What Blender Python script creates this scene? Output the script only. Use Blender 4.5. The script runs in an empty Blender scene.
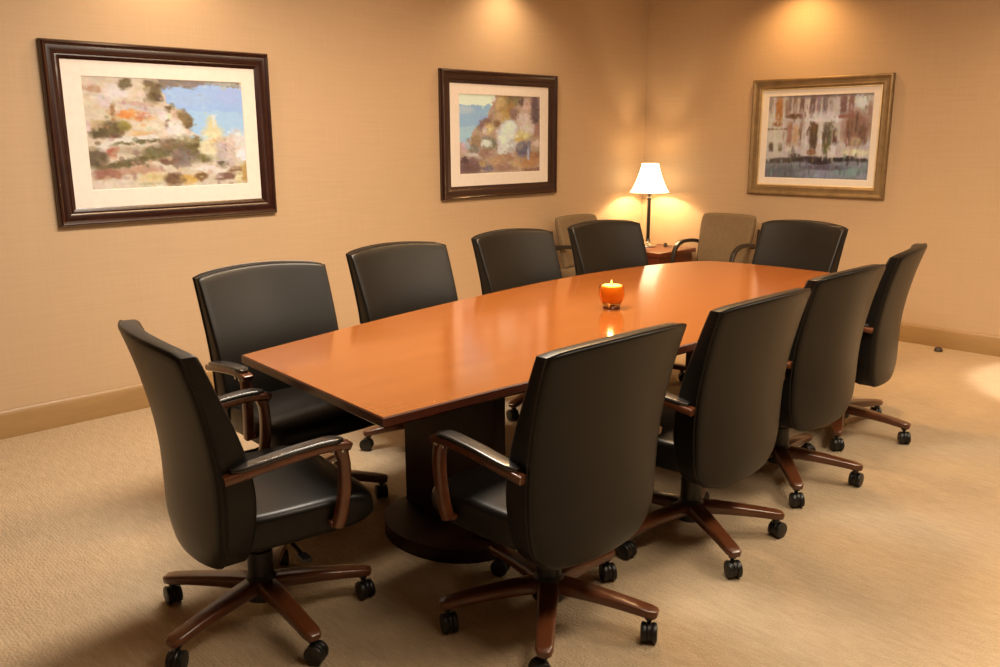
import bpy, bmesh, math, random
from math import sin, cos, pi, radians as R
from mathutils import Vector, Matrix

random.seed(7)
SC = bpy.context.scene
COL = SC.collection

# ------------------------------------------------------------------ materials
def new_mat(name):
    m = bpy.data.materials.new(name); m.use_nodes = True
    nt = m.node_tree; b = nt.nodes['Principled BSDF']
    return m, nt, b

def coords(nt, kind='Object', scale=(1, 1, 1)):
    tc = nt.nodes.new('ShaderNodeTexCoord'); mp = nt.nodes.new('ShaderNodeMapping')
    mp.inputs['Scale'].default_value = scale
    nt.links.new(tc.outputs[kind], mp.inputs['Vector'])
    return mp.outputs['Vector']

def noise(nt, vec, scale, detail=4, rough=.55):
    n = nt.nodes.new('ShaderNodeTexNoise')
    n.inputs['Scale'].default_value = scale; n.inputs['Detail'].default_value = detail
    n.inputs['Roughness'].default_value = rough
    nt.links.new(vec, n.inputs['Vector']); return n.outputs['Fac']

def ramp(nt, fac, stops):
    r = nt.nodes.new('ShaderNodeValToRGB')
    el = r.color_ramp.elements
    while len(el) < len(stops): el.new(.5)
    for e, (p, c) in zip(el, stops):
        e.position = p; e.color = (*c, 1)
    nt.links.new(fac, r.inputs['Fac']); return r.outputs['Color']

def bump(nt, b, h, strength, dist=.002):
    n = nt.nodes.new('ShaderNodeBump'); n.inputs['Strength'].default_value = strength
    n.inputs['Distance'].default_value = dist
    nt.links.new(h, n.inputs['Height']); nt.links.new(n.outputs['Normal'], b.inputs['Normal'])

def mathn(nt, op, a, b=None):
    n = nt.nodes.new('ShaderNodeMath'); n.operation = op
    for i, x in enumerate((a, b)):
        if x is None: continue
        if isinstance(x, (int, float)): n.inputs[i].default_value = x
        else: nt.links.new(x, n.inputs[i])
    return n.outputs[0]

def simple(name, col, rough, var=.12, scale=20, bstr=0, bscale=300, metallic=0, coat=0, bdist=.001, stretch=(1, 1, 1), spec=.5):
    m, nt, b = new_mat(name)
    v = coords(nt, 'Object', stretch)
    f = noise(nt, v, scale)
    lo = tuple(c * (1 - var) for c in col); hi = tuple(min(1, c * (1 + var)) for c in col)
    nt.links.new(ramp(nt, f, [(.3, lo), (.7, hi)]), b.inputs['Base Color'])
    b.inputs['Roughness'].default_value = rough; b.inputs['Metallic'].default_value = metallic
    b.inputs['Coat Weight'].default_value = coat; b.inputs['Coat Roughness'].default_value = .12
    b.inputs['Specular IOR Level'].default_value = spec
    if bstr: bump(nt, b, noise(nt, v, bscale), bstr, bdist)
    return m

def wood(name, lo, hi, rough, coat, stretch, scale=3.0, spec=.5):
    m, nt, b = new_mat(name)
    v = coords(nt, 'Object', stretch)
    f1 = noise(nt, v, scale, 6, .6); f2 = noise(nt, v, scale * 6, 3, .5)
    f = mathn(nt, 'ADD', mathn(nt, 'MULTIPLY', f1, .65), mathn(nt, 'MULTIPLY', f2, .35))
    nt.links.new(ramp(nt, f, [(.35, lo), (.65, hi)]), b.inputs['Base Color'])
    b.inputs['Roughness'].default_value = rough; b.inputs['Coat Weight'].default_value = coat
    b.inputs['Coat Roughness'].default_value = .1
    b.inputs['Specular IOR Level'].default_value = spec
    return m

M = {}
M['leather'] = simple('black_leather', (.0055, .0046, .0038), .37, .15, 8, .18, 420, bdist=.0006, spec=.29)
M['pad'] = simple('arm_pad_leather', (.022, .019, .018), .24, .1, 10, .08, 300, bdist=.0004, spec=.7)
M['chair_wood'] = wood('cherry_chair_wood', (.075, .022, .008), (.130, .040, .014), .28, .4, (1.2, 6, 6), 4)
M['plastic'] = simple('black_plastic', (.007, .007, .0075), .42, .1, 10)
M['steel'] = simple('dark_steel', (.10, .10, .10), .3, .1, 10, metallic=1)
M['chrome'] = simple('brushed_nickel', (.62, .60, .57), .22, .05, 10, metallic=1)
M['table_top'] = wood('cherry_table_top', (.225, .070, .013), (.270, .087, .018), .15, .30, (.8, 7, 7), 2.2)
M['table_dark'] = wood('mahogany_edge', (.048, .011, .005), (.078, .018, .008), .3, .3, (1, 6, 6), 3)
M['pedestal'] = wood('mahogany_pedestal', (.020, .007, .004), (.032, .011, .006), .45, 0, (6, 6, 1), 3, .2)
M['side_wood'] = wood('side_table_cherry', (.12, .020, .007), (.17, .030, .010), .28, .3, (1.2, 6, 6), 3)
M['frame_dark'] = wood('dark_cherry_frame', (.018, .005, .0035), (.034, .009, .006), .25, .5, (3, 3, 3), 5)
M['frame_gold'] = simple('pewter_gold_frame', (.27, .19, .10), .45, .18, 14, .15, 60, metallic=.6)
M['frame_lip'] = simple('pale_gold_lip', (.75, .62, .38), .4, .08, 14, metallic=.5)
M['mat'] = simple('cream_mat_board', (.79, .76, .74), .8, .03, 30)
M['backing'] = simple('frame_backing_board', (.20, .14, .09), .8, .1, 20)
M['tan_fabric'] = simple('taupe_upholstery', (.175, .125, .070), .85, .14, 60, .5, 500, bdist=.001)
M['black_frame'] = simple('black_chair_frame', (.018, .014, .012), .35, .1, 10)
M['ceiling'] = simple('white_ceiling', (.55, .52, .47), .9, .03, 30)
M['wax'] = simple('yellow_wax', (.95, .70, .22), .5, .06, 30)
M['dark'] = simple('dark_rubber', (.05, .035, .025), .6, .1, 20)

# wallpaper: woven grass cloth
def wall_mat():
    m, nt, b = new_mat('woven_tan_wallpaper')
    vh = coords(nt, 'Object', (1.2, 1.2, 60)); vv = coords(nt, 'Object', (60, 60, 1.2))
    cloud = noise(nt, coords(nt, 'Object'), 1.1, 3)
    f = mathn(nt, 'ADD', mathn(nt, 'MULTIPLY', noise(nt, vh, 3, 3), .45), mathn(nt, 'MULTIPLY', noise(nt, vv, 3, 3), .35))
    f = mathn(nt, 'ADD', f, mathn(nt, 'MULTIPLY', cloud, .2))
    nt.links.new(ramp(nt, f, [(.3, (.485, .352, .222)), (.7, (.560, .410, .265))]), b.inputs['Base Color'])
    b.inputs['Roughness'].default_value = .75
    bump(nt, b, f, .25, .002)
    return m
M['wall'] = wall_mat()

def carpet_mat():
    m, nt, b = new_mat('beige_loop_carpet')
    v = coords(nt, 'Object')
    vor = nt.nodes.new('ShaderNodeTexVoronoi'); vor.inputs['Scale'].default_value = 85
    vor.inputs['Randomness'].default_value = .55
    nt.links.new(v, vor.inputs['Vector'])
    big = noise(nt, v, 1.3, 3); mid = noise(nt, coords(nt, 'Object', (62, 11, 1)), 1.0, 2)
    fine = noise(nt, v, 160, 2)
    f = mathn(nt, 'ADD', mathn(nt, 'MULTIPLY', big, .25), mathn(nt, 'MULTIPLY', mid, .4))
    f = mathn(nt, 'ADD', f, mathn(nt, 'MULTIPLY', fine, .35))
    nt.links.new(ramp(nt, f, [(.33, (.39, .295, .190)), (.67, (.52, .405, .275))]), b.inputs['Base Color'])
    b.inputs['Roughness'].default_value = .95; b.inputs['Specular IOR Level'].default_value = .1
    h = mathn(nt, 'SUBTRACT', fine, mathn(nt, 'MULTIPLY', vor.outputs['Distance'], 1.0))
    bump(nt, b, h, .7, .006)
    return m
M['carpet'] = carpet_mat()
M['baseboard'] = wood('tan_baseboard', (.30, .185, .075), (.37, .235, .10), .45, .1, (1, 1, 8), 2)

def shade_mat():
    m, nt, b = new_mat('lit_lamp_shade')
    f = noise(nt, coords(nt, 'Object'), 60)
    nt.links.new(ramp(nt, f, [(.3, (.86, .78, .62)), (.7, (.92, .84, .70))]), b.inputs['Base Color'])
    b.inputs['Roughness'].default_value = .9
    b.inputs['Emission Color'].default_value = (1, .80, .48, 1)
    b.inputs['Emission Strength'].default_value = 3.0
    return m
M['shade'] = shade_mat()

def glow(name, col, s):
    m, nt, b = new_mat(name)
    f = noise(nt, coords(nt, 'Object'), 12)
    nt.links.new(ramp(nt, f, [(.3, tuple(c * .9 for c in col)), (.7, col)]), b.inputs['Emission Color'])
    b.inputs['Base Color'].default_value = (*col, 1); b.inputs['Emission Strength'].default_value = s
    return m
M['flame'] = glow('candle_flame', (1, .62, .15), 1.6)
M['bulb'] = glow('lamp_bulb', (1, .82, .55), 6)

def amber():
    m, nt, b = new_mat('amber_glass')
    f = noise(nt, coords(nt, 'Object'), 25)
    nt.links.new(ramp(nt, f, [(.3, (.96, .44, .10)), (.7, (1.0, .58, .18))]), b.inputs['Base Color'])
    b.inputs['Transmission Weight'].default_value = 1.0; b.inputs['Roughness'].default_value = .06
    b.inputs['IOR'].default_value = 1.3
    return m
M['amber'] = amber()

def paint_mat():
    m, nt, b = new_mat('watercolour_print')
    a = nt.nodes.new('ShaderNodeAttribute'); a.attribute_name = 'pigment'
    nt.links.new(a.outputs['Color'], b.inputs['Base Color'])
    b.inputs['Roughness'].default_value = .55
    return m
M['print'] = paint_mat()

# ------------------------------------------------------------------ mesh helpers
def obj(name, bm, mat, parent=None, smooth=True, angle=35, kind=None):
    bmesh.ops.recalc_face_normals(bm, faces=bm.faces[:])
    me = bpy.data.meshes.new(name); bm.to_mesh(me); bm.free()
    mats = mat if isinstance(mat, (list, tuple)) else [mat]
    for x in mats: me.materials.append(x)
    if smooth:
        me.polygons.foreach_set('use_smooth', [True] * len(me.polygons))
        me.set_sharp_from_angle(angle=R(angle))
    o = bpy.data.objects.new(name, me); COL.objects.link(o)
    if parent: o.parent = parent
    if kind: o['kind'] = kind
    return o

def tag(o, label, cat, group=None):
    o['label'] = label; o['category'] = cat
    if group: o['group'] = group
    return o

def thing(name, label, cat, loc=(0, 0, 0), rz=0, group=None):
    o = bpy.data.objects.new(name, None); COL.objects.link(o)
    o.empty_display_size = .1
    o.location = loc; o.rotation_euler = (0, 0, R(rz))
    return tag(o, label, cat, group)

def add_box(bm, lo, hi, bev=0, seg=2, mat=None):
    c = [(a + b) / 2 for a, b in zip(lo, hi)]; s = [b - a for a, b in zip(lo, hi)]
    mt = Matrix.Translation(c) @ Matrix.Diagonal((*s, 1))
    if mat is not None: mt = mat @ mt
    g = bmesh.ops.create_cube(bm, size=1, matrix=mt)
    if bev:
        es = list({e for v in g['verts'] for e in v.link_edges})
        bmesh.ops.bevel(bm, geom=es, offset=bev, segments=seg, profile=.6, affect='EDGES', clamp_overlap=True)

def box(lo, hi, bev=0, seg=2):
    bm = bmesh.new(); add_box(bm, lo, hi, bev, seg); return bm

def add_lathe(bm, prof, n=32, mat=None, close=True):
    rings = []
    for r, z in prof:
        if r < 1e-6:
            v = bm.verts.new((0, 0, z)); rings.append([v])
        else:
            rings.append([bm.verts.new((r * cos(2 * pi * i / n), r * sin(2 * pi * i / n), z)) for i in range(n)])
    new = [v for r in rings for v in r]
    for a, b in zip(rings, rings[1:]):
        for i in range(n):
            j = (i + 1) % n
            if len(a) == 1 and len(b) > 1: bm.faces.new((a[0], b[i], b[j]))
            elif len(b) == 1 and len(a) > 1: bm.faces.new((a[i], a[j], b[0]))
            elif len(a) > 1: bm.faces.new((a[i], a[j], b[j], b[i]))
    if mat is not None: bmesh.ops.transform(bm, matrix=mat, verts=new)
    return new

def lathe(prof, n=32, mat=None):
    bm = bmesh.new(); add_lathe(bm, prof, n, mat); return bm

def smooth_path(pts, n=8):
    """Catmull-Rom through the points."""
    P = [Vector(p) for p in pts]; P = [2 * P[0] - P[1]] + P + [2 * P[-1] - P[-2]]
    out = []
    for i in range(1, len(P) - 2):
        for k in range(n):
            t = k / n; a, b, c, d = P[i - 1:i + 3]
            out.append(.5 * (2 * b + (c - a) * t + (2 * a - 5 * b + 4 * c - d) * t * t + (3 * b - a - 3 * c + d) * t ** 3))
    out.append(P[-2]); return out

def sweep(bm, path, section, side=Vector((1, 0, 0)), scales=None):
    """Sweep a closed 2D section along a path; section x runs along 'side'."""
    n = len(section); rings = []
    for i, p in enumerate(path):
        t = (path[min(i + 1, len(path) - 1)] - path[max(i - 1, 0)]).normalized()
        s = (side - t * side.dot(t)).normalized(); u = t.cross(s)
        k = scales[i] if scales else (1, 1)
        rings.append([bm.verts.new(p + s * x * k[0] + u * y * k[1]) for x, y in section])
    for a, b in zip(rings, rings[1:]):
        for i in range(n):
            j = (i + 1) % n; bm.faces.new((a[i], a[j], b[j], b[i]))
    bm.faces.new(rings[0][::-1]); bm.faces.new(rings[-1])

def rrect(w, h, r, k=4):
    pts = []
    for cx, cy, a0 in ((w / 2 - r, h / 2 - r, 0), (-w / 2 + r, h / 2 - r, 90), (-w / 2 + r, -h / 2 + r, 180), (w / 2 - r, -h / 2 + r, 270)):
        for i in range(k + 1):
            a = R(a0 + 90 * i / k); pts.append((cx + r * cos(a), cy + r * sin(a)))
    return pts

def circ(r, n=12): return [(r * cos(2 * pi * i / n), r * sin(2 * pi * i / n)) for i in range(n)]

def prism(outline, z0, z1, bev=0, seg=3):
    bm = bmesh.new()
    a = [bm.verts.new((x, y, z0)) for x, y in outline]; b = [bm.verts.new((x, y, z1)) for x, y in outline]
    n = len(a)
    bm.faces.new(a[::-1]); bm.faces.new(b)
    for i in range(n): bm.faces.new((a[i], a[(i + 1) % n], b[(i + 1) % n], b[i]))
    if bev:
        es = [e for e in bm.edges if abs(e.verts[0].co.z - e.verts[1].co.z) < 1e-6]
        bmesh.ops.bevel(bm, geom=es, offset=bev, segments=seg, profile=.6, affect='EDGES', clamp_overlap=True)
    return bm

def lerp_table(t, tab):
    for (a, x), (b, y) in zip(tab, tab[1:]):
        if t <= b:
            k = (t - a) / (b - a); k = max(0, k); return x + (y - x) * k
    return tab[-1][1]

def spline_table(t, tab):
    """smooth interpolation (cubic Hermite) of a table of (t, value)"""
    n = len(tab)
    if t <= tab[0][0]: return tab[0][1]
    if t >= tab[-1][0]: return tab[-1][1]
    for i in range(n - 1):
        if t <= tab[i + 1][0]: break
    def sl(j):
        a, b = max(j - 1, 0), min(j + 1, n - 1)
        return (tab[b][1] - tab[a][1]) / (tab[b][0] - tab[a][0])
    (t0, v0), (t1, v1) = tab[i], tab[i + 1]; h = t1 - t0; s = (t - t0) / h
    return ((2 * s ** 3 - 3 * s * s + 1) * v0 + (s ** 3 - 2 * s * s + s) * h * sl(i) + (3 * s * s - 2 * s ** 3) * v1 + (s ** 3 - s * s) * h * sl(i + 1))

def slab_grid(front, rear, nu, nv, bev, seg=3):
    """closed cushion between two grids f(u,v), u,v in 0..1, with its rim bevelled"""
    bm = bmesh.new()
    F = [[bm.verts.new(front(i / nu, j / nv)) for i in range(nu + 1)] for j in range(nv + 1)]
    B = [[bm.verts.new(rear(i / nu, j / nv)) for i in range(nu + 1)] for j in range(nv + 1)]
    for j in range(nv):
        for i in range(nu):
            bm.faces.new((F[j][i], F[j][i + 1], F[j + 1][i + 1], F[j + 1][i]))
            bm.faces.new((B[j][i + 1], B[j][i], B[j + 1][i], B[j + 1][i + 1]))
    rim = [(0, i) for i in range(nu)] + [(j, nu) for j in range(nv)] + [(nv, i) for i in range(nu, 0, -1)] + [(j, 0) for j in range(nv, 0, -1)]
    for k, (j, i) in enumerate(rim):
        j2, i2 = rim[(k + 1) % len(rim)]
        bm.faces.new((F[j][i], B[j][i], B[j2][i2], F[j2][i2]))
    es = []
    for G in (F, B):
        for k, (j, i) in enumerate(rim):
            j2, i2 = rim[(k + 1) % len(rim)]
            e = bm.edges.get((G[j][i], G[j2][i2]))
            if e: es.append(e)
    bmesh.ops.recalc_face_normals(bm, faces=bm.faces[:])
    bmesh.ops.bevel(bm, geom=es, offset=bev, segments=seg, profile=.5, affect='EDGES', clamp_overlap=True)
    return bm

# ------------------------------------------------------------------ the room
WX, WY, CZ = 6.546, 4.805, 2.74          # right wall plane, left wall plane, ceiling height
X0, Y0 = -4.6, -5.6                      # the walls behind the camera
T = .12
obj('floor', box((X0 - T, Y0 - T, -.1), (WX + T, WY + T, 0)), M['carpet'], smooth=False, kind='structure')
obj('ceiling', box((X0 - T, Y0 - T, CZ), (WX + T, WY + T, CZ + .1)), M['ceiling'], smooth=False, kind='structure')
obj('wall_left', box((X0 - T, WY, 0), (WX + T, WY + T, CZ)), M['wall'], smooth=False, kind='structure')
obj('wall_right', box((WX, Y0, 0), (WX + T, WY, CZ)), M['wall'], smooth=False, kind='structure')
obj('wall_back', box((X0 - T, Y0, 0), (X0, WY, CZ)), M['wall'], smooth=False, kind='structure')
obj('wall_front', box((X0 - T, Y0 - T, 0), (WX + T, Y0, CZ)), M['wall'], smooth=False, kind='structure')

def baseboard(name, length):
    prof = [(0, 0), (.016, 0), (.016, .118), (.013, .126), (.011, .136), (.006, .143), (0, .143)]
    bm = bmesh.new()
    a = [bm.verts.new((0, -y, z)) for y, z in prof]; b = [bm.verts.new((length, -y, z)) for y, z in prof]
    n = len(prof)
    for i in range(n): bm.faces.new((a[i], a[(i + 1) % n], b[(i + 1) % n], b[i]))
    bm.faces.new(a); bm.faces.new(b[::-1])
    return obj(name, bm, M['baseboard'], kind='structure')
b = baseboard('baseboard_left', WX - X0 - .017); b.location = (X0, WY, 0)
b = baseboard('baseboard_right', WY - Y0); b.location = (WX, WY, 0); b.rotation_euler.z = -pi / 2

# ------------------------------------------------------------------ conference chair
def make_chair():
    t = thing('conference_chair', '', 'chair')
    zb, zt = .300, .964
    rear_y = [(zb, -.230), (.37, -.242), (.46, -.243), (.58, -.245), (.70, -.259), (.82, -.284), (.90, -.306), (1.0, -.338)]
    half = [(0, .243), (.06, .262), (.2, .273), (.5, .280), (.8, .288), (1, .292)]
    def zz(u, v):
        x = 2 * u - 1
        top = zt + .020 * (1 - x * x) - .006 * abs(x) ** 12
        bot = zb + .010 * x * x + .040 * abs(x) ** 9
        return bot + (top - bot) * v
    def back_pt(u, v, thick):
        x = 2 * u - 1; z = zz(u, v)
        w = spline_table(v, half)
        y = spline_table(z, rear_y) + .045 * x * x
        th = spline_table(v, [(0, .088), (.25, .108), (.5, .096), (.8, .068), (1, .056)]) + .010 * sin(pi * v) * (1 - x ** 4)
        return Vector((x * w, y + (th if thick else 0), z))
    bk = obj('backrest', slab_grid(lambda u, v: back_pt(u, v, 1), lambda u, v: back_pt(u, v, 0), 18, 20, .012), M['leather'], t, angle=60)
    # welt cord running round the rear rim
    pts = []
    N = 18
    e = .035
    seq = [(0, 1 - k / N) for k in range(1, N)] + [(k / N, 0) for k in range(N + 1)] + [(1, k / N) for k in range(1, N)] + [(1 - k / N, 1) for k in range(N + 1)]
    bmw = bmesh.new(); path = []
    for u, v in seq:
        p = back_pt(u, v, 0); q = back_pt(u, v, 1)
        path.append(p + (q - p) * .16 + Vector(((2 * u - 1) * .0008, 0, 0)))
    path.append(path[0])
    sweep(bmw, path, circ(.0036, 6), Vector((.3, 1, .2)))
    obj('piping', bmw, M['leather'], bk)
    # seat cushion
    def seat_pt(u, v, up):
        x = 2 * u - 1; s = 2 * v - 1
        w = .272 - .02 * (v < .0) ; w = spline_table(v, [(0, .235), (.15, .262), (.6, .275), (.9, .268), (1, .245)])
        y = -.165 + .470 * v - .035 * abs(x) ** 5 * (v - .3)
        zt_ = .462 + .018 * (1 - x * x) * (1 - s * s) - .035 * max(0, (v - .78) / .22) ** 2
        return Vector((x * w, y, zt_ if up else .355 + .012 * max(0, (v - .7) / .3) ** 2))
    obj('seat', slab_grid(lambda u, v: seat_pt(u, v, 1), lambda u, v: seat_pt(u, v, 0), 16, 16, .024, 4), M['leather'], t, angle=60)
    # arms: cherry frame with a black pad
    for sx in (-1, 1):
        ax = .300 * sx
        bm = bmesh.new()
        bar = smooth_path([(ax * .955, -.185, .606), (ax * .985, -.10, .620), (ax, 0, .634), (ax * 1.01, .10, .642), (ax * 1.01, .165, .636), (ax * 1.01, .182, .630)], 6)
        n = len(bar); sweep(bm, bar, rrect(.044, .026, .008), Vector((1, 0, 0)), [(1, 1)] * (n - 3) + [(.95, .95), (.85, .8), (.6, .5)])
        post = smooth_path([(ax * 1.01, .150, .634), (ax * 1.015, .160, .58), (ax * 1.01, .158, .50), (ax * 1.0, .146, .43), (ax * .985, .134, .388)], 6)
        sweep(bm, post, rrect(.036, .034, .010), Vector((1, 0, 0)), [(1, 1.15)] * 3 + [(1, 1)] * (len(post) - 3))
        add_box(bm, (min(ax * .70, ax * .98), .115, .386), (max(ax * .70, ax * .98), .155, .404), .004)
        arm = obj('armrest', bm, M['chair_wood'], t)
        for by in (.118, .150):
            bl = lathe([(0, -.0015), (.0055, -.0015), (.0055, .001), (.003, .0024), (0, .0026)], 12, Matrix.Translation((ax * 1.01 + sx * .0225, by, .628)) @ Matrix.Rotation(sx * pi / 2, 4, 'Y'))
            obj('bolt', bl, M['chrome'], arm)
        pp = smooth_path([(ax * .96, -.165, .627), (ax * .985, -.10, .637), (ax, 0, .651), (ax * 1.01, .10, .659), (ax * 1.01, .158, .655)], 8)
        n = len(pp); sc = []
        for i in range(n):
            k = i / (n - 1); q = min(1, .45 + 5 * min(k, 1 - k)); sc.append((q * (.92 + .12 * k), .55 + .45 * q))
        bm = bmesh.new(); sweep(bm, pp, rrect(.050, .016, .007), Vector((1, 0, 0)), sc)
        obj('arm_pad', bm, M['pad'], arm)
    # under-seat mechanism, lever, gas column
    bm = bmesh.new(); add_box(bm, (-.085, -.115, .285), (.085, .12, .350), .014, 3); add_box(bm, (-.2, -.02, .335), (.2, .06, .358), .004)
    add_box(bm, (-.05, -.150, .30), (.05, -.09, .345), .006)
    mech = obj('tilt_mechanism', bm, M['plastic'], t)
    bm = bmesh.new(); sweep(bm, smooth_path([(.06, .03, .315), (.16, .04, .312), (.235, .045, .298)], 5), circ(.006, 8), Vector((0, 0, 1)))
    add_box(bm, (.225, .030, .288), (.275, .060, .302), .005)
    obj('lever', bm, M['plastic'], mech)
    obj('gas_column', lathe([(0, .075), (.052, .075), (.056, .085), (.056, .120), (.046, .150), (.040, .158), (.040, .235), (.034, .240), (.034, .30), (0, .30)], 24), M['plastic'], t)
    # five legs, each with its twin-wheel caster
    bm = bmesh.new()
    path = [Vector((r, 0, z)) for r, z in ((.035, .122), (.10, .119), (.18, .112), (.26, .103), (.325, .094), (.346, .091), (.352, .090))]
    scl = [(1.15, 1.25), (1.1, 1.15), (1, 1), (.93, .9), (.9, .82), (.72, .72), (.5, .5)]
    sweep(bm, path, rrect(.060, .036, .012), Vector((0, 1, 0)), scl)
    leg = obj('base_leg', bm, M['chair_wood'], t)
    bm = bmesh.new()
    wheel = [(0, -.010), (.020, -.010), (.0295, -.0075), (.031, -.003), (.031, .003), (.0295, .0075), (.020, .010), (0, .010)]
    for s in (-1, 1):
        add_lathe(bm, wheel, 20, Matrix.Translation((.012, s * .0155, .031)) @ Matrix.Rotation(pi / 2, 4, 'X'))
    add_lathe(bm, [(0, -.0075), (.027, -.0075), (.0295, -.004), (.0295, .004), (.027, .0075), (0, .0075)], 20, Matrix.Translation((.0115, 0, .0335)) @ Matrix.Rotation(pi / 2, 4, 'X'))
    add_lathe(bm, [(0, .04), (.0075, .04), (.0075, .068), (.014, .070), (.014, .082), (0, .082)], 12)
    cst = obj('caster', bm, M['plastic'], leg); cst.location = (.326, 0, 0)
    for k in range(1, 5):
        l2 = leg.copy(); COL.objects.link(l2); l2.parent = t
        c2 = cst.copy(); COL.objects.link(c2); c2.parent = l2
    return t

def copy_tree(o, parent=None):
    c = o.copy(); COL.objects.link(c)
    if parent: c.parent = parent
    for ch in list(o.children): copy_tree(ch, c)
    return c

CHAIRS = [  # x, y, heading, world azimuth of the base, label
    (1.203, 2.324, -98, -22.3, "black leather conference chair at the near short end of the table, seen side-on"),
    (1.850, 1.675, -2, 4.2, "black leather conference chair nearest the camera, its back turned, on the table's long side"),
    (2.665, 1.685, -1, 23.9, "black leather chair with its back turned, second from front right of the table"),
    (3.455, 1.740, -2, 5, "black leather chair with its back turned, third from front right of the table"),
    (4.265, 1.832, 11, -12.5, "black leather chair with its back turned, farthest right, before the right wall baseboard"),
    (1.790, 3.020, 178, 30, "black leather chair facing the room beneath the large hillside picture, at the table's corner"),
    (2.635, 3.180, 178, 10, "black leather chair facing the room on the wall side, second from the front"),
    (3.485, 3.215, 177, 50, "black leather chair facing the room below the smaller dark-framed cliff village picture"),
    (4.250, 3.180, 172, 20, "black leather chair facing the room, just in front of the lamp and left guest chair"),
    (4.860, 2.550, 82, 40, "black leather chair at the far table end below the gold-framed picture"),
]
proto = make_chair()
rng = random.Random(3)
allch = [proto] + [copy_tree(proto) for _ in CHAIRS[1:]]
for o, (x, y, a, az, lab) in zip(allch, CHAIRS):
    o.location = (x, y, 0); o.rotation_euler = (0, 0, R(a))
    tag(o, lab, 'chair', 'conference chairs around the table')
    k = 0
    for ch in o.children:
        if ch.name.startswith('base_leg'):
            ch.rotation_euler = (0, 0, R(az - a + 72 * k)); k += 1
            for c in ch.children: c.rotation_euler = (0, 0, rng.uniform(-2.5, 2.5))

# ------------------------------------------------------------------ conference table
def outline_table():
    left = [(1.437, 2.808), (1.75, 2.874), (2.14, 2.955), (2.55, 3.025), (2.95, 3.080), (3.35, 3.122), (3.75, 3.135), (4.1, 3.108), (4.42, 3.050), (4.63, 2.985)]
    far = [(4.70, 2.93), (4.745, 2.80), (4.768, 2.55), (4.770, 2.35), (4.755, 2.10), (4.73, 1.93)]
    right = [(4.69, 1.89), (4.3, 1.815), (3.7, 1.755), (3.1, 1.738), (2.66, 1.757), (2.2, 1.796), (1.86, 1.834), (1.364, 1.863)]
    pts = []
    for s in (left, far, right):
        pts += [(p.x, p.y) for p in smooth_path([(x, y, 0) for x, y in s], 4)]
    return pts
OUT = outline_table()
TC = (3.05, 2.42)
def inset(pts, d):
    n = len(pts); out = []
    for i in range(n):
        a = Vector((*pts[i - 1], 0)); b_ = Vector((*pts[i], 0)); c = Vector((*pts[(i + 1) % n], 0))
        t1 = (b_ - a).normalized(); t2 = (c - b_).normalized()
        n1 = Vector((-t1.y, t1.x, 0)); n2 = Vector((-t2.y, t2.x, 0))
        m = (n1 + n2).normalized(); k = d / max(.35, m.dot(n1))
        cen = Vector((*TC, 0)) - b_
        if m.dot(cen) < 0: m = -m
        out.append((b_.x + m.x * k, b_.y + m.y * k))
    return out
tb = thing('conference_table', 'long boat-shaped cherry conference table with a glossy orange-brown top', 'table', (*TC, 0))
def loc_(pts): return [(x - TC[0], y - TC[1]) for x, y in pts]
bm = bmesh.new()
loops = [(loc_(inset(OUT, .004)), .740), (loc_(OUT), .736), (loc_(OUT), .712), (loc_(inset(OUT, .010)), .704)]
rings = [[bm.verts.new((x, y, z)) for x, y in L] for L, z in loops]
for a, b_ in zip(rings, rings[1:]):
    for i in range(len(a)):
        j = (i + 1) % len(a); bm.faces.new((a[i], a[j], b_[j], b_[i]))
bm.faces.new(rings[0]); bm.faces.new(rings[-1][::-1])
for f in bm.faces: f.material_index = 0 if abs(f.normal.z) > .9 and f.calc_center_median().z > .73 else 1
top = obj('tabletop', bm, [M['table_top'], M['table_dark']], tb, angle=25)
for p in top.data.polygons: p.material_index = 0 if p.center.z > .7385 else 1
bm = bmesh.new()
loops = [(loc_(inset(OUT, .014)), .7045), (loc_(inset(OUT, .022)), .698), (loc_(inset(OUT, .095)), .672)]
rings = [[bm.verts.new((x, y, z)) for x, y in L] for L, z in loops]
for a, b_ in zip(rings, rings[1:]):
    for i in range(len(a)):
        j = (i + 1) % len(a); bm.faces.new((a[i], a[j], b_[j], b_[i]))
bm.faces.new(rings[0]); bm.faces.new(rings[-1][::-1])
obj('edge_moulding', bm, M['table_dark'], tb)
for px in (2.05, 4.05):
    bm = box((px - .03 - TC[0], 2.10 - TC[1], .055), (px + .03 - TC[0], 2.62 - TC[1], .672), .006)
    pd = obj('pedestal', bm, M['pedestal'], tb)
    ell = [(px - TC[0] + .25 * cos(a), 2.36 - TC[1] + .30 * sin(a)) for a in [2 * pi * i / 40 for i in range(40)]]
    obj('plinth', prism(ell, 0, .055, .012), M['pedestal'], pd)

# ------------------------------------------------------------------ candle glass on the table
cx, cy = 3.06, 2.40
cup = thing('candle_holder', 'round amber glass candle holder standing on the conference table', 'candle holder', (cx, cy, .74))
prof = [(0, 0), (.034, 0), (.037, .004), (.038, .014), (.046, .026), (.056, .046), (.060, .068), (.058, .092), (.054, .108), (.0505, .108), (.054, .092), (.0555, .068), (.0515, .048), (.042, .030), (0, .026)]
obj('glass_cup', lathe(prof, 36), M['amber'], cup)
obj('foot', lathe([(0, .0), (.0385, .0), (.0395, .006), (.0365, .012), (.0, .012)], 32), simple('dark_amber_foot', (.10, .015, .006), .15, .1, 20), cup).location.z = .0
cd = thing('candle', 'lit yellow wax candle glowing inside the amber glass holder', 'candle', (cx, cy, .768))
obj('wax', lathe([(0, 0), (.036, 0), (.0455, .014), (.0505, .034), (.0535, .046), (.0510, .062), (.0485, .074), (.042, .079), (.020, .076), (0, .075)], 28), M['wax'], cd)
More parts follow.
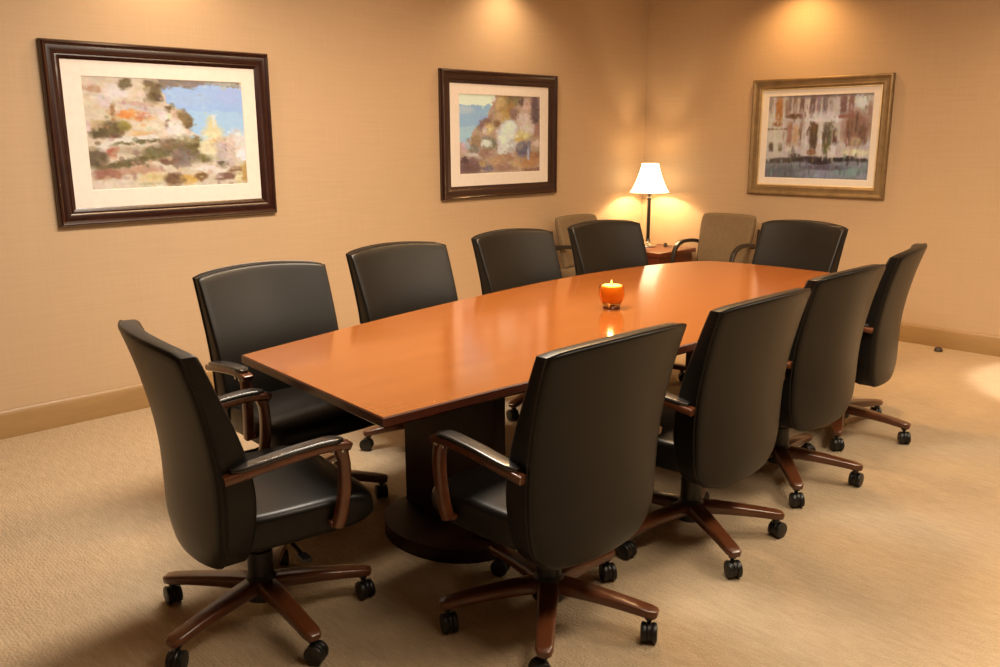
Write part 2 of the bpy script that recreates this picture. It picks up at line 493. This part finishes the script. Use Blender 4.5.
bm = bmesh.new(); sweep(bm, smooth_path([(.004, 0, .074), (.005, .001, .082), (.008, .002, .087)], 4), circ(.0018, 6)); obj('wick', bm, M['dark'], cd)
obj('flame', lathe([(0, .080), (.004, .083), (.0052, .089), (.0035, .097), (0, .104)], 14, Matrix.Translation((-.004, 0, 0))), M['flame'], cd)

# ------------------------------------------------------------------ side table, lamp, trinket
st = thing('side_table', 'square reddish cherry side table in the corner under the lamp', 'table', (6.24, 4.44, 0))
obj('tabletop', box((-.275, -.255, .515), (.275, .255, .55), .006), M['side_wood'], st)
obj('apron', box((-.25, -.23, .40), (.25, .23, .514), .004), M['side_wood'], st)
for sx in (-1, 1):
    for sy in (-1, 1):
        bm = bmesh.new(); sweep(bm, [Vector((sx * .225, sy * .205, .40)), Vector((sx * .228, sy * .208, .0))], rrect(.05, .05, .006), Vector((1, 0, 0)), [(1, 1), (.7, .7)])
        obj('leg', bm, M['side_wood'], st)
obj('shelf', box((-.2, -.18, .16), (.2, .18, .18), .004), M['side_wood'], st)

LX, LY, LZ = 6.285, 4.54, .55
lp = thing('table_lamp', 'lit table lamp with a white flared shade on a slim dark post', 'lamp', (LX, LY, LZ))
lp.scale = (1, 1, 1.03)
obj('lamp_base', lathe([(0, 0), (.078, 0), (.080, .008), (.074, .018), (.045, .026), (.026, .036), (.020, .05), (0, .05)], 32), M['chrome'], lp)
obj('post', lathe([(0, .045), (.020, .045), (.020, .060), (.015, .066), (.0165, .20), (.0155, .40), (.021, .406), (.021, .418), (.012, .425), (.012, .455), (0, .455)], 24), M['black_frame'], lp)
obj('socket', lathe([(0, .45), (.024, .45), (.026, .458), (.026, .49), (.020, .50), (0, .50)], 20), M['chrome'], lp)
bm = bmesh.new()
sh = [(.170, .465), (.146, .505), (.120, .56), (.098, .62), (.082, .67), (.074, .705)]
add_lathe(bm, sh + [(r - .0025, z) for r, z in sh[::-1]] + [sh[0]], 40)
bmesh.ops.remove_doubles(bm, verts=bm.verts[:], dist=1e-5)
shade = obj('lamp_shade', bm, M['shade'], lp)
bm = bmesh.new()
add_lathe(bm, [(0.008, .690), (.011, .693), (.008, .696), (.005, .693), (.008, .690)], 12)
for k in range(3):
    a = 2 * pi * k / 3; sweep(bm, [Vector((.006 * cos(a), .006 * sin(a), .693)), Vector((.073 * cos(a), .073 * sin(a), .697))], circ(.002, 6), Vector((0, 0, 1)))
obj('spider', bm, M['chrome'], shade)
obj('bulb', lathe([(0, .485), (.012, .485), (.013, .498), (.020, .512), (.023, .524), (.020, .536), (.011, .544), (0, .546)], 20), M['bulb'], lp)
tr = lathe([(0, 0), (.016, 0), (.018, .006), (.012, .018), (.014, .030), (.008, .042), (0, .046)], 16)
tag(obj('ornament', tr, M['dark']), 'tiny dark ornament on the side table, right of the lamp base', 'ornament').location = (6.40, 4.43, .55)

# ------------------------------------------------------------------ guest chairs
def make_guest():
    t = thing('guest_chair', '', 'chair')
    def bp(u, v, f):
        x = 2 * u - 1; w = spline_table(v, [(0, .225), (.5, .240), (.9, .248), (1, .236)])
        z = .47 + v * (.405 - .008 * abs(x) ** 8) + .006 * (1 - x * x) * v
        y = -.175 - .085 * v + .02 * x * x
        return Vector((x * w, y + (.055 + .012 * sin(pi * v) if f else 0), z))
    obj('backrest', slab_grid(lambda u, v: bp(u, v, 1), lambda u, v: bp(u, v, 0), 14, 14, .02), M['tan_fabric'], t, angle=60)
    def sp(u, v, f):
        x = 2 * u - 1; w = spline_table(v, [(0, .235), (.5, .25), (1, .245)])
        return Vector((x * w, -.21 + .47 * v, (.465 + .016 * (1 - x * x) * (1 - (2 * v - 1) ** 2)) if f else .385))
    obj('seat', slab_grid(lambda u, v: sp(u, v, 1), lambda u, v: sp(u, v, 0), 12, 12, .02), M['tan_fabric'], t, angle=60)
    for s in (-1, 1):
        x = .272 * s
        fr = obj('leg', (lambda bm: (sweep(bm, smooth_path([(x, .175, 0), (x, .175, .35), (x, .185, .50), (x, .150, .60), (x, .07, .645), (x, -.03, .652), (x, -.12, .645), (x, -.22, .625)], 6), rrect(.036, .030, .008)), bm)[1])(bmesh.new()), M['black_frame'], t)
        fr.name = 'arm_frame'
        bm = bmesh.new(); sweep(bm, smooth_path([(x, -.30, 0), (x, -.235, .30), (x, -.215, .50), (x * .985, -.23, .64), (x * .97, -.255, .76)], 6), rrect(.034, .032, .008))
        add_box(bm, (x - .012, -.22, .33), (x + .012, .21, .375), .003)
        obj('rear_leg', bm, M['black_frame'], t)
    bm = bmesh.new(); add_box(bm, (-.285, .175, .335), (.285, .205, .38), .003); add_box(bm, (-.285, -.225, .335), (.285, -.195, .38), .003)
    add_box(bm, (-.275, -.262, .60), (.275, -.242, .64), .003)
    obj('cross_rail', bm, M['black_frame'], t)
    return t
g1 = make_guest(); g2 = copy_tree(g1)
g1.location = (5.43, 4.44, 0); g1.rotation_euler.z = pi
g2.location = (6.17, 3.795, 0); g2.rotation_euler.z = pi / 2
tag(g1, 'taupe upholstered guest chair left of the lamp, half hidden behind a conference chair', 'chair', 'guest chairs in the corner')
tag(g2, 'taupe upholstered guest chair with black arms right of the lamp, against the right wall', 'chair', 'guest chairs in the corner')

# ------------------------------------------------------------------ pictures
def lin(c):
    return tuple((x / 255 / 12.92 if x <= 10 else ((x / 255 + .055) / 1.055) ** 2.4) for x in c)

def vnoise(seed):
    r = random.Random(seed); tab = {}
    def h(i, j):
        if (i, j) not in tab: tab[(i, j)] = r.random()
        return tab[(i, j)]
    def f(x, y):
        i, j = math.floor(x), math.floor(y); a, b_ = x - i, y - j
        a, b_ = a * a * (3 - 2 * a), b_ * b_ * (3 - 2 * b_)
        return (h(i, j) * (1 - a) + h(i + 1, j) * a) * (1 - b_) + (h(i, j + 1) * (1 - a) + h(i + 1, j + 1) * a) * b_ - .5
    return f

def inpoly(x, y, P):
    c = False
    for (x0, y0), (x1, y1) in zip(P, P[1:] + P[:1]):
        if (y0 > y) != (y1 > y) and x < (x1 - x0) * (y - y0) / (y1 - y0) + x0: c = not c
    return c

def paint(base, strokes, nx, ny, seed, wob=.016, grain=14, calm=None, dabs=450, tall=1.0):
    """strokes: ('e', u, v, ru, rv, angle, colour, opacity) dabs or ('p', polygon, colour, opacity); u right, v down, 0..1"""
    n1, n2, n3, n4 = vnoise(seed), vnoise(seed + 1), vnoise(seed + 2), vnoise(seed + 3)
    r = random.Random(seed)
    g = []
    for j in range(ny + 1):
        for i in range(nx + 1):
            u, v = i / nx, j / ny
            uu = u + wob * (n1(u * 11, v * 11) + 1.0 * n1(u * 31 + 9, v * 31) + .8 * n1(u * 70, v * 70)); vv = v + wob * 1.3 * (n2(u * 11, v * 11) + 1.0 * n2(u * 31, v * 31 + 5) + .8 * n2(u * 70 + 3, v * 70))
            c = list(base)
            for s in strokes:
                if s[0] == 'e':
                    _, eu, ev, ru, rv, an, col, op = s
                    du, dv = uu - eu, vv - ev; ca, sa = cos(R(an)), sin(R(an))
                    p, q = abs(du * ca + dv * sa) / ru, abs(-du * sa + dv * ca) / rv
                    d = (p ** 4 + q ** 4) ** .5 if rv > 2.2 * ru else p * p + q * q
                    k = op * max(0, min(1, (1.5 - d) / 1.1))
                else:
                    _, P, col, op = s; k = op if inpoly(uu, vv, P) else 0
                if k > 0: c = [a + (b_ - a) * k for a, b_ in zip(c, col)]
            g.append(c)
    W1 = nx + 1
    for _ in range(dabs):                                  # small broken brush dabs picked up from nearby colours
        u, v = r.random(), r.random()
        q = calm is not None and inpoly(u, v, calm)
        su, sv = min(1, max(0, u + r.gauss(0, .022))), min(1, max(0, v + r.gauss(0, .030)))
        col = g[int(sv * ny) * W1 + int(su * nx)]
        dl = r.gauss(0, 3 if q else 17); col = [a + dl + r.gauss(0, 3 if q else 7) for a in col]
        ru, rv = r.uniform(.008, .022) / tall ** .5, r.uniform(.008, .026) * tall
        for j in range(max(0, int((v - 1.3 * rv) * ny)), min(ny, int((v + 1.3 * rv) * ny) + 1) + 1):
            for i in range(max(0, int((u - 1.3 * ru) * nx)), min(nx, int((u + 1.3 * ru) * nx) + 1) + 1):
                d = ((i / nx - u) / ru) ** 2 + ((j / ny - v) / rv) ** 2
                k = .55 * max(0, min(1, 1.5 - d))
                if k > 0:
                    o = g[j * W1 + i]; g[j * W1 + i] = [a + (b_ - a) * k for a, b_ in zip(o, col)]
    out = []
    for j in range(ny + 1):
        for i in range(nx + 1):
            u, v = i / nx, j / ny; c = g[j * W1 + i]
            k = .35 if (calm is not None and inpoly(u, v, calm)) else 1
            gr = grain * k * (n3(u * 22, v * 22) + 1.3 * n3(u * 60, v * 60))
            out.append(tuple(max(4, min(253, a + gr + w_ * k * n4(u * 30 + z * 17, v * 30))) for a, w_, z in zip(c, (10, 6, 12), (0, 1, 2))))
    return out

def picture(name, label, W, H, fw, mw, cols, nx, ny, fmat, lip, light):
    """built facing -Y in the XZ plane, centred on the origin, back on y = 0"""
    t = thing(name, label, 'picture')
    if lip is None: prof = [(0, 0), (0, .024), (.006, .034), (.014, .038), (.022, .034), (.028, .029), (.040, .030), (.056, .027), (.068, .020), (.074, .021), (.080, .018), (fw, .013), (fw, 0)]
    else: prof = [(0, 0), (0, .028), (.006, .034), (.014, .036), (.024, .031), (.032, .025), (.052, .023), (.062, .027), (.068, .024), (fw, .014), (fw, 0)]
    def ring_sweep(bm, prof):
        rings = []
        for d, y in prof:
            rings.append([bm.verts.new((sx * (W / 2 - d), -y, sz * (H / 2 - d))) for sx, sz in ((-1, -1), (1, -1), (1, 1), (-1, 1))])
        n = len(rings)
        for k in range(n):
            a, b_ = rings[k], rings[(k + 1) % n]
            for i in range(4): bm.faces.new((a[i], a[(i + 1) % 4], b_[(i + 1) % 4], b_[i]))
    bm = bmesh.new(); ring_sweep(bm, prof); obj('frame', bm, fmat, t, angle=28)
    if lip is not None:
        bm = bmesh.new(); ring_sweep(bm, [(fw - .001, .004), (fw - .001, .017), (fw + .006, .018), (fw + .010, .013), (fw + .010, .004)]); obj('inner_lip', bm, lip, t, angle=28)
    obj('backing_board', box((-W / 2 + .01, -.004, -H / 2 + .01), (W / 2 - .01, 0, H / 2 - .01)), M['backing'], t, smooth=False)
    # mat board with a bevelled window
    ml, mr, mt_, mb_ = mw
    iw = W / 2 - fw; ih = H / 2 - fw
    o_ = [(-iw, -ih), (iw, -ih), (iw, ih), (-iw, ih)]
    i1 = [(-iw + ml, -ih + mb_), (iw - mr, -ih + mb_), (iw - mr, ih - mt_), (-iw + ml, ih - mt_)]
    i2 = [(x + (.003 if x < 0 else -.003), z + (.003 if z < 0 else -.003)) for x, z in i1]
    bm = bmesh.new()
    rr = [[bm.verts.new((x, y, z)) for x, z in L] for L, y in ((o_, -.006), (o_, -.0105), (i1, -.0105), (i2, -.0065))]
    for k in range(3):
        for i in range(4): bm.faces.new((rr[k][i], rr[k][(i + 1) % 4], rr[k + 1][(i + 1) % 4], rr[k + 1][i]))
    obj('mat_board', bm, M['mat'], t, smooth=False)
    x0, z0 = i2[0]; x1, z1 = i2[2]
    me = bpy.data.meshes.new('print')
    vs = [(x0 - .004 + (x1 - x0 + .008) * i / nx, -.0058, z1 + .004 - (z1 - z0 + .008) * j / ny) for j in range(ny + 1) for i in range(nx + 1)]
    fs = [(j * (nx + 1) + i, (j + 1) * (nx + 1) + i, (j + 1) * (nx + 1) + i + 1, j * (nx + 1) + i + 1) for j in range(ny) for i in range(nx)]
    me.from_pydata(vs, [], fs); me.materials.append(M['print'])
    ca = me.attributes.new('pigment', 'FLOAT_COLOR', 'POINT')
    ca.data.foreach_set('color', [x for c in cols for x in (*[min(.96, a / k) for a, k in zip(lin(c), light)], 1)])
    o = bpy.data.objects.new('print', me); COL.objects.link(o); o.parent = t
    return t

E_ = lambda u, v, ru, rv, an, c, op=1: ('e', u, v, ru, rv, an, c, op)
P_ = lambda P, c, op=1: ('p', P, c, op)
# hillside town above a bay
artA = [
    P_([(.38, .03), (1.1, .03), (1.1, .5), (.80, .52), (.66, .60), (.60, .3), (.50, .22)], (178, 204, 242)),
    P_([(.62, .28), (1.1, .30), (1.1, .5), (.8, .55), (.64, .6)], (190, 220, 238), .8),
    E_(.62, .18, .16, .07, 0, (186, 206, 232), .7), E_(.9, .12, .1, .1, 0, (190, 200, 246), .7),
    P_([(.38, -.05), (.98, -.05), (.98, .05), (.72, .03), (.68, .08), (.42, .07)], (150, 128, 112)),
    E_(.85, .02, .14, .02, 4, (190, 180, 160)),
    P_([(-.1, -.1), (.44, -.1), (.5, .22), (.56, .3), (.62, .45), (.66, .6), (.5, 1.1), (-.1, 1.1)], (240, 210, 174)),
    E_(.06, .10, .07, .03, 0, (206, 150, 108)), E_(.12, .2, .06, .06, 0, (235, 205, 190)), E_(.2, .12, .09, .07, 0, (248, 222, 204)),
    E_(.25, .06, .035, .055, 20, (122, 98, 60)), E_(.43, .12, .045, .10, 15, (130, 105, 66)), E_(.39, .05, .04, .03, 0, (120, 95, 66)), E_(.45, .18, .03, .03, 0, (105, 80, 56)),
    E_(.29, .23, .10, .022, 4, (222, 170, 150)), E_(.33, .28, .12, .03, 4, (226, 200, 186)),
    E_(.28, .34, .12, .042, 2, (246, 168, 98)), E_(.24, .34, .05, .028, 0, (250, 146, 66)), E_(.36, .33, .04, .02, -8, (228, 150, 116)),
    E_(.08, .42, .06, .05, 0, (214, 176, 120)), E_(.155, .46, .085, .075, -35, (112, 88, 46)), E_(.07, .50, .05, .05, 0, (104, 80, 44)), E_(.17, .31, .015, .08, 0, (176, 124, 78)),
    E_(.225, .44, .04, .045, 0, (172, 142, 56)), E_(.16, .52, .03, .03, 0, (120, 82, 54)),
    E_(.33, .50, .08, .03, 0, (240, 190, 130)), E_(.38, .43, .1, .025, 0, (250, 226, 186)),
    E_(.50, .28, .03, .03, 0, (126, 98, 64)), E_(.485, .40, .014, .06, 0, (112, 86, 50)), E_(.465, .33, .03, .05, 0, (250, 226, 208)),
    E_(.545, .32, .03, .06, 0, (230, 190, 160)), E_(.60, .36, .034, .075, -15, (150, 116, 72)), E_(.62, .41, .02, .05, 0, (124, 92, 56)),
    E_(.53, .46, .06, .09, 0, (252, 232, 212)), E_(.62, .52, .08, .03, 0, (252, 228, 202)),
    P_([(.03, .66), (.12, .55), (.40, .50), (.42, .54), (.12, .64), (.05, .72)], (250, 228, 200)),
    E_(.30, .575, .16, .018, -10, (120, 104, 62)), E_(.14, .66, .05, .04, -30, (196, 110, 84)), E_(.28, .65, .13, .035, -8, (206, 176, 140)),
    E_(.04, .72, .07, .09, 0, (112, 88, 56)), E_(.22, .76, .20, .038, -18, (118, 96, 56)), E_(.42, .66, .11, .06, -18, (128, 108, 66)),
    E_(.58, .66, .12, .13, 0, (124, 104, 68)), E_(.50, .58, .08, .05, 10, (138, 106, 72)), E_(.56, .73, .07, .08, 0, (146, 120, 106)), E_(.47, .75, .07, .03, 8, (130, 88, 62)),
    E_(.66, .60, .03, .08, 0, (116, 94, 50)), E_(.72, .73, .05, .05, 0, (136, 118, 70)), E_(.62, .57, .08, .03, 0, (172, 150, 104), .7),
    E_(.10, .86, .10, .045, -4, (176, 112, 84)), E_(.30, .83, .13, .05, -3, (212, 158, 124)), E_(.22, .94, .24, .04, 0, (248, 218, 184)), E_(.40, .90, .12, .05, 0, (248, 210, 150)), E_(.36, .96, .08, .02, 0, (206, 186, 134)),
    E_(.50, .92, .06, .07, 0, (134, 94, 60)), E_(.60, .93, .07, .05, 0, (236, 180, 96)), E_(.68, .90, .045, .05, 20, (142, 96, 52)),
    E_(.78, .50, .075, .10, 0, (248, 226, 172)), E_(.775, .40, .035, .07, 0, (244, 222, 160)), E_(.80, .37, .014, .05, 0, (250, 242, 224)), E_(.74, .64, .06, .08, 0, (250, 226, 176)), E_(.81, .56, .06, .03, 0, (242, 196, 128)),
    E_(.84, .68, .05, .14, 0, (216, 190, 172)), E_(.86, .62, .012, .06, 0, (170, 146, 128)), E_(.95, .60, .07, .15, 0, (252, 232, 214)), E_(.98, .72, .05, .06, 0, (255, 244, 234)), E_(.90, .66, .03, .14, 0, (240, 206, 180)),
    E_(.76, .85, .14, .032, 5, (252, 228, 202)), E_(.83, .79, .045, .022, 12, (104, 88, 64)), E_(.86, .91, .09, .035, -8, (142, 100, 76)), E_(.91, .84, .05, .022, -25, (164, 122, 84)),
    E_(.985, .88, .03, .10, 0, (206, 160, 88)), E_(.94, .93, .022, .05, 0, (252, 226, 172)),
]
# white village climbing a cliff
artB = [
    P_([(-.1, -.1), (.46, -.1), (.38, .14), (-.1, .14)], (255, 250, 240)),
    P_([(-.1, .13), (.38, .13), (.30, .32), (.18, .44), (.10, .60), (-.1, .60)], (166, 194, 240)),
    P_([(-.1, .42), (.22, .38), (.10, .62), (-.1, .62)], (190, 214, 234), .8), E_(.05, .2, .12, .05, 0, (208, 214, 240), .7),
    P_([(.38, .14), (.48, -.1), (1.1, -.1), (1.1, 1.1), (-.1, 1.1), (-.1, .62), (.1, .58), (.2, .4), (.34, .3)], (198, 160, 128)),
    E_(.52, .12, .10, .14, 20, (190, 148, 92)), E_(.66, .06, .09, .08, 0, (142, 116, 78)), E_(.48, .10, .05, .08, 20, (222, 180, 122)), E_(.55, .26, .06, .10, 30, (196, 150, 76)), E_(.47, .28, .05, .06, 0, (214, 170, 124)),
    E_(.62, .14, .04, .08, 10, (176, 130, 72)), E_(.80, .12, .08, .07, 0, (226, 182, 158)), E_(.93, .18, .055, .20, 0, (118, 90, 86)), E_(.75, .08, .03, .06, 0, (118, 92, 76)),
    E_(.66, .24, .06, .08, 0, (156, 118, 98)), E_(.78, .30, .09, .10, 0, (238, 206, 182)), E_(.88, .42, .06, .08, 0, (226, 192, 170)), E_(.96, .45, .05, .10, 0, (176, 126, 106)),
    E_(.30, .36, .10, .07, -50, (150, 114, 96)), E_(.35, .42, .06, .07, 0, (232, 196, 122)), E_(.30, .44, .03, .05, 0, (238, 208, 180)), E_(.45, .36, .04, .05, 0, (140, 106, 66)),
    E_(.58, .52, .13, .20, 0, (248, 243, 232)), E_(.60, .40, .09, .07, 0, (250, 246, 236)), E_(.52, .70, .07, .08, 0, (240, 230, 206)), E_(.64, .64, .04, .10, 0, (216, 202, 184)),
    E_(.76, .51, .11, .065, -8, (238, 214, 146)), E_(.72, .57, .07, .03, 0, (220, 184, 104)), E_(.80, .42, .08, .05, 0, (240, 220, 190)),
    E_(.78, .70, .09, .10, 0, (116, 104, 112)), E_(.74, .66, .04, .05, 0, (150, 136, 124)), E_(.86, .63, .03, .04, 0, (138, 130, 130)), E_(.95, .63, .05, .05, 0, (232, 196, 164)),
    E_(.34, .61, .10, .09, 0, (134, 128, 100)), E_(.31, .62, .065, .055, 0, (248, 236, 206)), E_(.20, .58, .05, .08, 0, (172, 132, 92)), E_(.17, .68, .07, .06, 0, (150, 134, 110)),
    E_(.05, .66, .04, .08, 0, (222, 178, 166)), E_(.10, .64, .03, .05, 0, (190, 196, 190)), E_(.16, .76, .10, .035, 0, (222, 200, 176)), E_(.3, .74, .08, .05, 0, (170, 124, 96)),
    E_(.12, .90, .16, .11, 0, (128, 92, 82)), E_(.05, .82, .05, .05, 0, (110, 76, 70)), E_(.33, .92, .08, .05, 0, (132, 112, 118)), E_(.28, .86, .05, .05, 0, (196, 156, 100)), E_(.46, .86, .12, .07, 0, (206, 156, 112)), E_(.58, .80, .12, .05, 0, (188, 140, 104)),
    E_(.55, .93, .14, .05, 0, (176, 128, 100)), E_(.72, .88, .09, .06, 0, (216, 172, 118)), E_(.87, .86, .13, .08, -12, (198, 138, 88)), E_(.93, .78, .08, .06, 0, (176, 120, 82)), E_(.85, .76, .012, .08, 0, (190, 196, 214)), E_(.90, .97, .14, .03, 0, (150, 106, 76)),
]
# palace front along a canal
artC = [
    P_([(-.1, -.1), (1.1, -.1), (1.1, .78), (-.1, .78)], (214, 190, 172)),
    E_(.08, .4, .08, .3, 0, (226, 206, 176)), E_(.5, .25, .2, .06, 0, (226, 206, 196)), E_(.25, .1, .3, .1, 0, (206, 178, 160)),
    E_(.11, .17, .035, .17, 0, (186, 116, 58)), E_(.10, .34, .05, .03, 0, (160, 104, 64)), E_(.03, .12, .02, .12, 0, (166, 140, 120)), E_(.19, .14, .02, .12, 0, (168, 128, 104)),
    E_(.05, .40, .08, .014, 0, (140, 106, 80)), E_(.2, .40, .08, .014, 0, (160, 118, 92)), E_(.05, .62, .022, .055, 0, (110, 88, 70)), E_(.145, .62, .022, .055, 0, (136, 118, 72)),
    E_(.28, .25, .10, .032, 0, (124, 84, 60)), E_(.27, .1, .02, .12, 0, (150, 110, 90)), E_(.34, .1, .022, .12, 0, (132, 94, 78)), E_(.22, .1, .014, .1, 0, (146, 118, 104)),
    E_(.23, .46, .03, .14, 0, (178, 122, 96)), E_(.29, .47, .025, .12, 0, (214, 160, 116)), E_(.34, .46, .016, .14, 0, (142, 100, 82)), E_(.25, .64, .05, .03, 0, (238, 218, 196)),
    E_(.44, .10, .025, .12, 0, (118, 90, 84)), E_(.50, .10, .018, .12, 0, (150, 126, 124)), E_(.56, .10, .025, .12, 0, (128, 106, 104)), E_(.62, .10, .02, .10, 0, (186, 164, 154)), E_(.40, .4, .016, .3, 0, (232, 206, 186)),
    E_(.47, .48, .038, .18, 0, (94, 68, 48)), E_(.47, .40, .02, .06, 0, (120, 82, 52)), E_(.535, .48, .016, .2, 0, (230, 208, 190)), E_(.60, .50, .040, .18, 0, (100, 84, 62)), E_(.60, .62, .03, .08, 0, (120, 106, 62)), E_(.67, .50, .022, .10, 0, (112, 76, 60)),
    E_(.46, .68, .045, .04, 0, (150, 98, 62)), E_(.66, .66, .05, .07, 0, (238, 216, 200)), E_(.55, .30, .22, .025, 0, (230, 210, 196)),
    E_(.73, .12, .03, .12, 0, (130, 90, 80)), E_(.80, .12, .025, .12, 0, (152, 104, 88)), E_(.90, .10, .06, .07, 0, (238, 226, 208)), E_(.76, .26, .10, .022, 0, (160, 96, 80)), E_(.86, .40, .13, .20, 0, (160, 112, 86)), E_(.80, .45, .03, .14, 0, (130, 84, 62)), E_(.92, .48, .04, .12, 0, (128, 86, 66)), E_(.74, .42, .02, .12, 0, (190, 150, 124)), E_(.86, .34, .014, .12, 0, (118, 80, 62)), E_(.97, .3, .02, .2, 0, (176, 130, 104)),
    E_(.86, .55, .05, .05, 0, (196, 160, 120)), E_(.87, .68, .12, .035, 0, (244, 220, 168)), E_(.60, .02, .5, .02, 0, (140, 112, 96), .7),
    P_([(-.1, .80), (.3, .76), (.7, .78), (1.1, .77), (1.1, 1.1), (-.1, 1.1)], (138, 132, 128)),
    E_(.20, .93, .25, .09, 0, (112, 108, 104)), E_(.55, .94, .2, .06, 0, (150, 144, 148)), E_(.82, .90, .14, .06, 0, (136, 152, 140)), E_(.95, .95, .06, .04, 0, (160, 150, 150)), E_(.60, .86, .22, .03, 0, (104, 88, 96)),
    E_(.18, .78, .20, .035, -4, (92, 76, 66)), E_(.45, .765, .20, .038, 0, (62, 48, 44)), E_(.30, .72, .05, .03, 0, (84, 62, 56)), E_(.74, .765, .18, .026, -2, (54, 42, 42)), E_(.93, .765, .06, .024, 0, (66, 52, 44)), E_(.55, .80, .10, .03, 0, (50, 40, 44)), E_(.82, .735, .04, .02, 0, (60, 46, 44)),
]
cA = paint((240, 212, 178), artA, 160, 108, 11, calm=[(.5, .08), (1, .06), (1, .46), (.8, .48), (.66, .5)]); cB = paint((205, 170, 138), artB, 130, 120, 22, calm=[(0, 0), (.42, 0), (.34, .3), (.15, .45), (0, .6)], dabs=260); cC = paint((214, 190, 172), artC, 150, 110, 33, .006, 9, dabs=420, tall=2.2)
pA = picture('framed_picture', 'large dark-framed print of a hillside town above a blue bay, on the left wall', 1.261, .936, .092, (.094, .082, .078, .090), cA, 160, 108, M['frame_dark'], None, (1.60, 1.24, .90))
pA.location = (2.1244, WY - .001, 1.5256); pA['group'] = 'framed pictures on the walls'
pB = picture('framed_picture', 'dark-framed print of white houses on a cliff, on the left wall nearer the corner', 1.230, .922, .094, (.092, .088, .072, .086), cB, 130, 120, M['frame_dark'], None, (1.40, 1.02, .66))
pB.location = (4.7152, WY - .001, 1.5196); pB['group'] = 'framed pictures on the walls'
pC = picture('framed_picture', 'gold-framed print of a canal front, on the right wall', 1.116, .904, .078, (.058, .058, .052, .058), cC, 150, 110, M['frame_gold'], M['frame_lip'], (1.45, 1.02, .64))
pC.location = (WX - .001, 3.1652, 1.4925); pC.rotation_euler.z = -pi / 2; pC['group'] = 'framed pictures on the walls'

# ------------------------------------------------------------------ small dark stop on the carpet
ds = lathe([(0, 0), (.026, 0), (.029, .006), (.026, .020), (.018, .030), (0, .033)], 20)
tag(obj('door_stop', ds, M['dark']), 'small dark round stop on the carpet by the right wall baseboard', 'door stop').location = (6.40, 2.07, 0)

# ------------------------------------------------------------------ light
WARM = (1.0, .56, .21); SOFT = (1.0, .88, .73)
def spot(x, y, energy, half=62, blend=.6, size=.05, col=WARM):
    l = bpy.data.lights.new('recessed_downlight', 'SPOT'); l.energy = energy; l.color = col
    l.spot_size = R(2 * half); l.spot_blend = blend; l.shadow_soft_size = size
    o = bpy.data.objects.new('recessed_downlight', l); COL.objects.link(o); o.location = (x, y, CZ - .015)
    return o
for x in (2.12, 4.72): spot(x, WY - .28, 36, 70, .8, col=(1, .70, .40))
for y in (3.32, 1.15): spot(WX - .30, y, 52, 70, .8)
spot(WX - .50, 1.00, 330, 16, .3, col=SOFT)
def ceiling_area(x, y, energy, col=SOFT):
    l = bpy.data.lights.new('unseen_ceiling_area', 'AREA'); l.shape = 'RECTANGLE'; l.size = 1.1; l.size_y = .55
    l.energy = energy; l.color = col
    o = bpy.data.objects.new('unseen_ceiling_area', l); COL.objects.link(o); o.location = (x, y, CZ - .01)
ceiling_area(2.1, 2.7, 100); ceiling_area(3.3, 2.7, 66, (1, .62, .29))
spot(4.4, 2.4, 190, 62, .8, .12, (1, .58, .26))
for x, y, e in ((1.9, .40, 40), (3.7, .40, 50), (5.2, .40, 24)): ceiling_area(x, y, e, (1, .82, .60))  # added unseen fill over the aisle: sheen on facing chair fronts, brighter carpet

pl = bpy.data.lights.new('lamp_bulb_light', 'POINT'); pl.energy = 24; pl.color = (1, .70, .38); pl.shadow_soft_size = .02
o = bpy.data.objects.new('lamp_bulb_light', pl); COL.objects.link(o); o.location = (LX, LY, LZ + .575)
pl = bpy.data.lights.new('candle_light', 'POINT'); pl.energy = .45; pl.color = (1, .62, .20); pl.shadow_soft_size = .01
o = bpy.data.objects.new('candle_light', pl); COL.objects.link(o); o.location = (cx - .004, cy, .768 + .098)

w = bpy.data.worlds.new('world'); SC.world = w; w.use_nodes = True
w.node_tree.nodes['Background'].inputs['Color'].default_value = (.02, .015, .01, 1)

# ------------------------------------------------------------------ camera
f = 859.63; pit = .223595; rol = -.0047353; yaw = .7965688
fw = Vector((cos(yaw) * cos(pit), sin(yaw) * cos(pit), -sin(pit))); rt = Vector((sin(yaw), -cos(yaw), 0)); up = rt.cross(fw)
r2 = cos(rol) * rt + sin(rol) * up; u2 = -sin(rol) * rt + cos(rol) * up
cam = bpy.data.cameras.new('camera'); cam.sensor_width = 36; cam.lens = 36 * f / 1000; cam.clip_start = .02
co = bpy.data.objects.new('camera', cam); COL.objects.link(co)
mw = Matrix((r2, u2, -fw)).transposed().to_4x4(); mw.translation = (0, 0, 1.5)
co.matrix_world = mw
SC.camera = co

SC.view_settings.view_transform = 'Standard'; SC.view_settings.look = 'None'
SC.view_settings.gamma = 1; SC.view_settings.use_curve_mapping = False
SC.view_settings.exposure = 0.0
SC.cycles.use_denoising = True
SC.cycles.max_bounces = 10; SC.cycles.diffuse_bounces = 6
